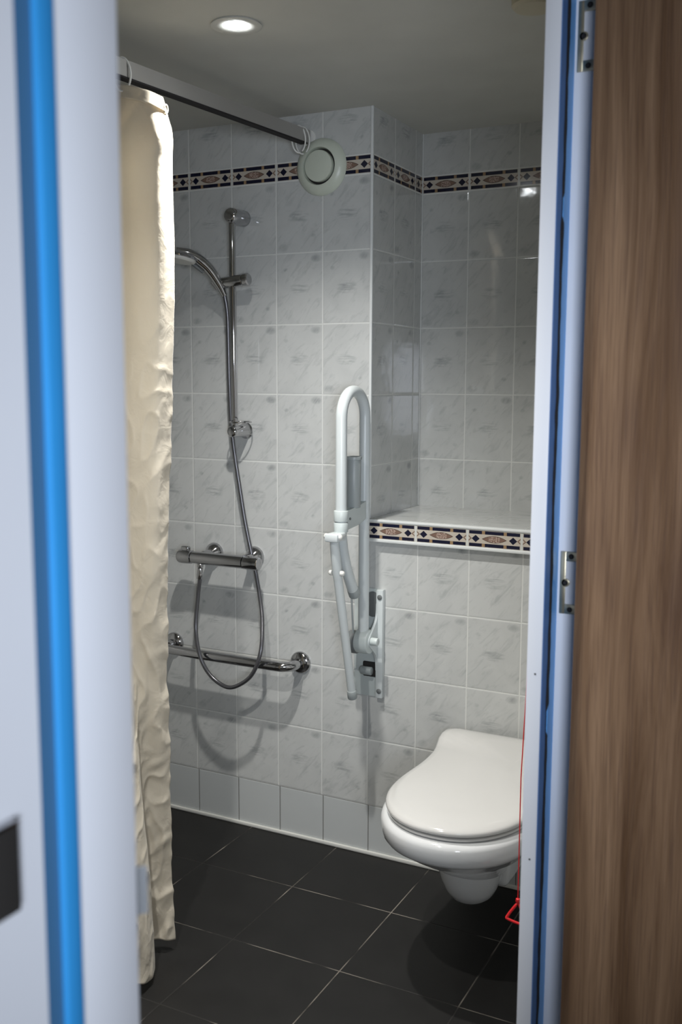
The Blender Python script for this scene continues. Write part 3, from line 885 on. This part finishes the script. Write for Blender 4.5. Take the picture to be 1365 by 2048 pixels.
def ring(name, c, label, tilt, group, r=0.030, hook=True):
    """flattened C-shaped plastic ring round the rail"""
    bm = bmesh.new()
    pts = []
    for k in range(33):
        t = math.radians(-60 + 340 * k / 32)
        pts.append(Vector((r * 0.62 * math.cos(t), 0, r * 1.15 * math.sin(t))))
    rot = Matrix.Rotation(tilt, 3, 'Z')
    tube(bm, [c + rot @ q for q in pts], 0.0025, 10)
    return tag(obj(name, bm, M['white_plastic']), label, 'curtain ring', group)
G = 'white plastic rings on the curtain rail'
p = RA.lerp(RB, 0.668); ring('curtain_ring', p + Vector((0, 0, -0.012)), 'white plastic curtain ring holding the top of the shower curtain', 0.5, G, 0.033)
p = RA.lerp(RB, 0.022); ring('curtain_ring', p + Vector((0, 0, -0.014)), 'empty white plastic ring at the end of the rail, nearest the back wall', 0.35, G, 0.034)
p = RA.lerp(RB, 0.040); ring('curtain_ring', p + Vector((0, 0, -0.014)), 'empty white plastic ring beside the endmost one on the rail', 0.75, G, 0.034)

# curtain: far edge position (z -> y) read along the plane of the rail
edge = [(2.215, 2.077), (2.209, 2.087), (2.167, 2.107), (2.123, 2.124), (2.040, 2.130), (1.857, 2.133), (1.671, 2.126), (1.481, 2.112), (1.291, 2.093), (1.098, 2.081),
        (0.902, 2.073), (0.768, 2.073), (0.564, 2.073), (0.356, 2.074), (0.141, 2.080), (0.040, 2.085), (0.0, 2.085)]
def edge_y(z):
    for (z1, y1), (z0, y0) in zip(edge, edge[1:]):
        if z >= z0:
            f = max(0, min(1, (z1 - z) / (z1 - z0)))
            return y1 + (y0 - y1) * f
    return edge[-1][1]
def sstep(a, b_, x):
    t = max(0.0, min(1.0, (x - a) / (b_ - a)))
    return t * t * (3 - 2 * t)
TOPP = [(0, 0, 0), (.018, -.001, -.018), (.036, -.006, -.034), (.055, -.022, -.044), (.10, -.066, -.047), (.15, -.116, -.046), (.19, -.150, -.060),
        (.23, -.150, -.10), (.28, -.105, -.115), (.34, -.10, -.165), (.40, -.155, -.18), (.47, -.15, -.25), (.55, -.09, -.28), (.62, -.10, -.34)]
LOWP = [(0, 0, 0), (.020, -.012, -.016), (.042, -.030, -.028), (.065, -.046, -.044), (.09, -.040, -.070), (.12, -.012, -.092), (.16, .022, -.118),
        (.20, .040, -.155), (.25, .042, -.205), (.30, .015, -.25), (.36, -.045, -.26), (.44, -.10, -.31), (.53, -.05, -.37), (.62, -.04, -.45)]
def plan(T, s):
    for i in range(len(T) - 1):
        if s <= T[i + 1][0] or i == len(T) - 2:
            a, b_, c, d = T[max(i - 1, 0)], T[i], T[i + 1], T[min(i + 2, len(T) - 1)]
            f = (s - b_[0]) / (c[0] - b_[0])
            o = []
            for k in (1, 2):
                m0 = (c[k] - a[k]) * 0.5
                m1 = (d[k] - b_[k]) * 0.5
                o.append((2 * f ** 3 - 3 * f * f + 1) * b_[k] + (f ** 3 - 2 * f * f + f) * m0 + (-2 * f ** 3 + 3 * f * f) * c[k] + (f ** 3 - f * f) * m1)
            return o
def curtain_point(s, t):
    """s: distance back from the far free edge, t: 0 top .. 1 hem"""
    if s < 0.14:
        ztop = 2.190 + 0.034 * sstep(0.0, 0.14, s)
    else:
        ztop = 2.222 - 0.014 * abs(math.sin((s - 0.14) * math.pi / 0.15))
    zbot = 0.030 + 0.010 * math.sin(s * 26) + 0.008 * noise.noise((s * 20, 3, 1))
    z = ztop + (zbot - ztop) * t
    low = sstep(1.25, 0.10, z)
    ey = 2.022 + 0.058 * low
    ex = -1.56 / edge_y(z) * ey
    d0, d1 = plan(TOPP, s), plan(LOWP, s)
    X = ex + d0[0] * (1 - low) + d1[0] * low
    y = ey + d0[1] * (1 - low) + d1[1] * low
    # creases: along the outward (towards the doorway) direction
    cr = sstep(1.85, 1.40, z)
    w1 = noise.noise((s * 9 + z * 3.0, z * 6 - s * 7, 2.0))
    w2 = noise.noise((s * 16 - z * 7, z * 11 + s * 14, 5.0))
    w3 = noise.noise((s * 34 + z * 9, z * 26 + s * 22, 9.0))
    ridge = (1 - abs(w2) * 2.2)
    h = (0.007 * w1 + 0.0045 * ridge * abs(ridge) + 0.0012 * w3) * (0.10 + 0.75 * cr + 0.35 * sstep(1.1, 0.7, z))
    edge_w = math.exp(-s / 0.035)
    h += (0.25 + 0.75 * cr) * (0.0045 * noise.noise((3.3, z * 13, 1.5)) + 0.0032 * noise.noise((8.3, z * 31, s * 30))) * edge_w
    q = z + s * 1.5
    h += 0.0045 * sstep(1.05, 0.75, z) * max(0, math.sin(q * 24 + 3 * w1)) ** 3
    # bulge of the loosened top corner
    h += 0.010 * math.exp(-((z - 2.09) / 0.035) ** 2) * math.exp(-((s - 0.03) / 0.05) ** 2)
    X += h * 0.75
    y -= h * 0.65 * sstep(0.0, 0.02, s)
    return Vector((X, y, z))
bm = bmesh.new()
NS, NT = 190, 560
grid = []
for j in range(NT + 1):
    row = []
    for i in range(NS + 1):
        s = 0.62 * i / NS
        row.append(bm.verts.new(curtain_point(s, j / NT)))
    grid.append(row)
for j in range(NT):
    for i in range(NS):
        bm.faces.new((grid[j][i], grid[j][i + 1], grid[j + 1][i + 1], grid[j + 1][i]))
curtain = obj('shower_curtain', bm, M['fabric'], angle=180)
tag(curtain, 'cream cloth shower curtain hanging bunched from the rail on the left', 'shower curtain')
md = curtain.modifiers.new('thickness', 'SOLIDIFY'); md.thickness = 0.0012; md.offset = 0
# doubled top hem folded over
bm = bmesh.new()
rows = []
for j in range(9):
    row = []
    for i in range(101):
        s_ = 0.002 + 0.40 * i / 100
        t = j / 8
        p = curtain_point(s_, t * 0.0165)
        row.append(bm.verts.new(p + Vector((0.0032, -0.0040, 0.0012)) + Vector((0.5, -0.8, 0)) * (0.005 * t * t)))
    rows.append(row)
for j in range(8):
    for i in range(100):
        bm.faces.new((rows[j][i], rows[j][i + 1], rows[j + 1][i + 1], rows[j + 1][i]))
hem = obj('top_hem', bm, M['fabric'], curtain, angle=180)
md = hem.modifiers.new('thickness', 'SOLIDIFY'); md.thickness = 0.0012
e = curtain_point(0.006, 0.012)
bm = bmesh.new(); tube(bm, [e + Vector((0.008, -0.006, -0.002)) + Vector((0, 0.0065 * math.cos(t), 0.0095 * math.sin(t))) for t in [2 * math.pi * k / 24 for k in range(24)]], 0.0018, 8, closed=True)
obj('eyelet', bm, M['alu'], curtain)
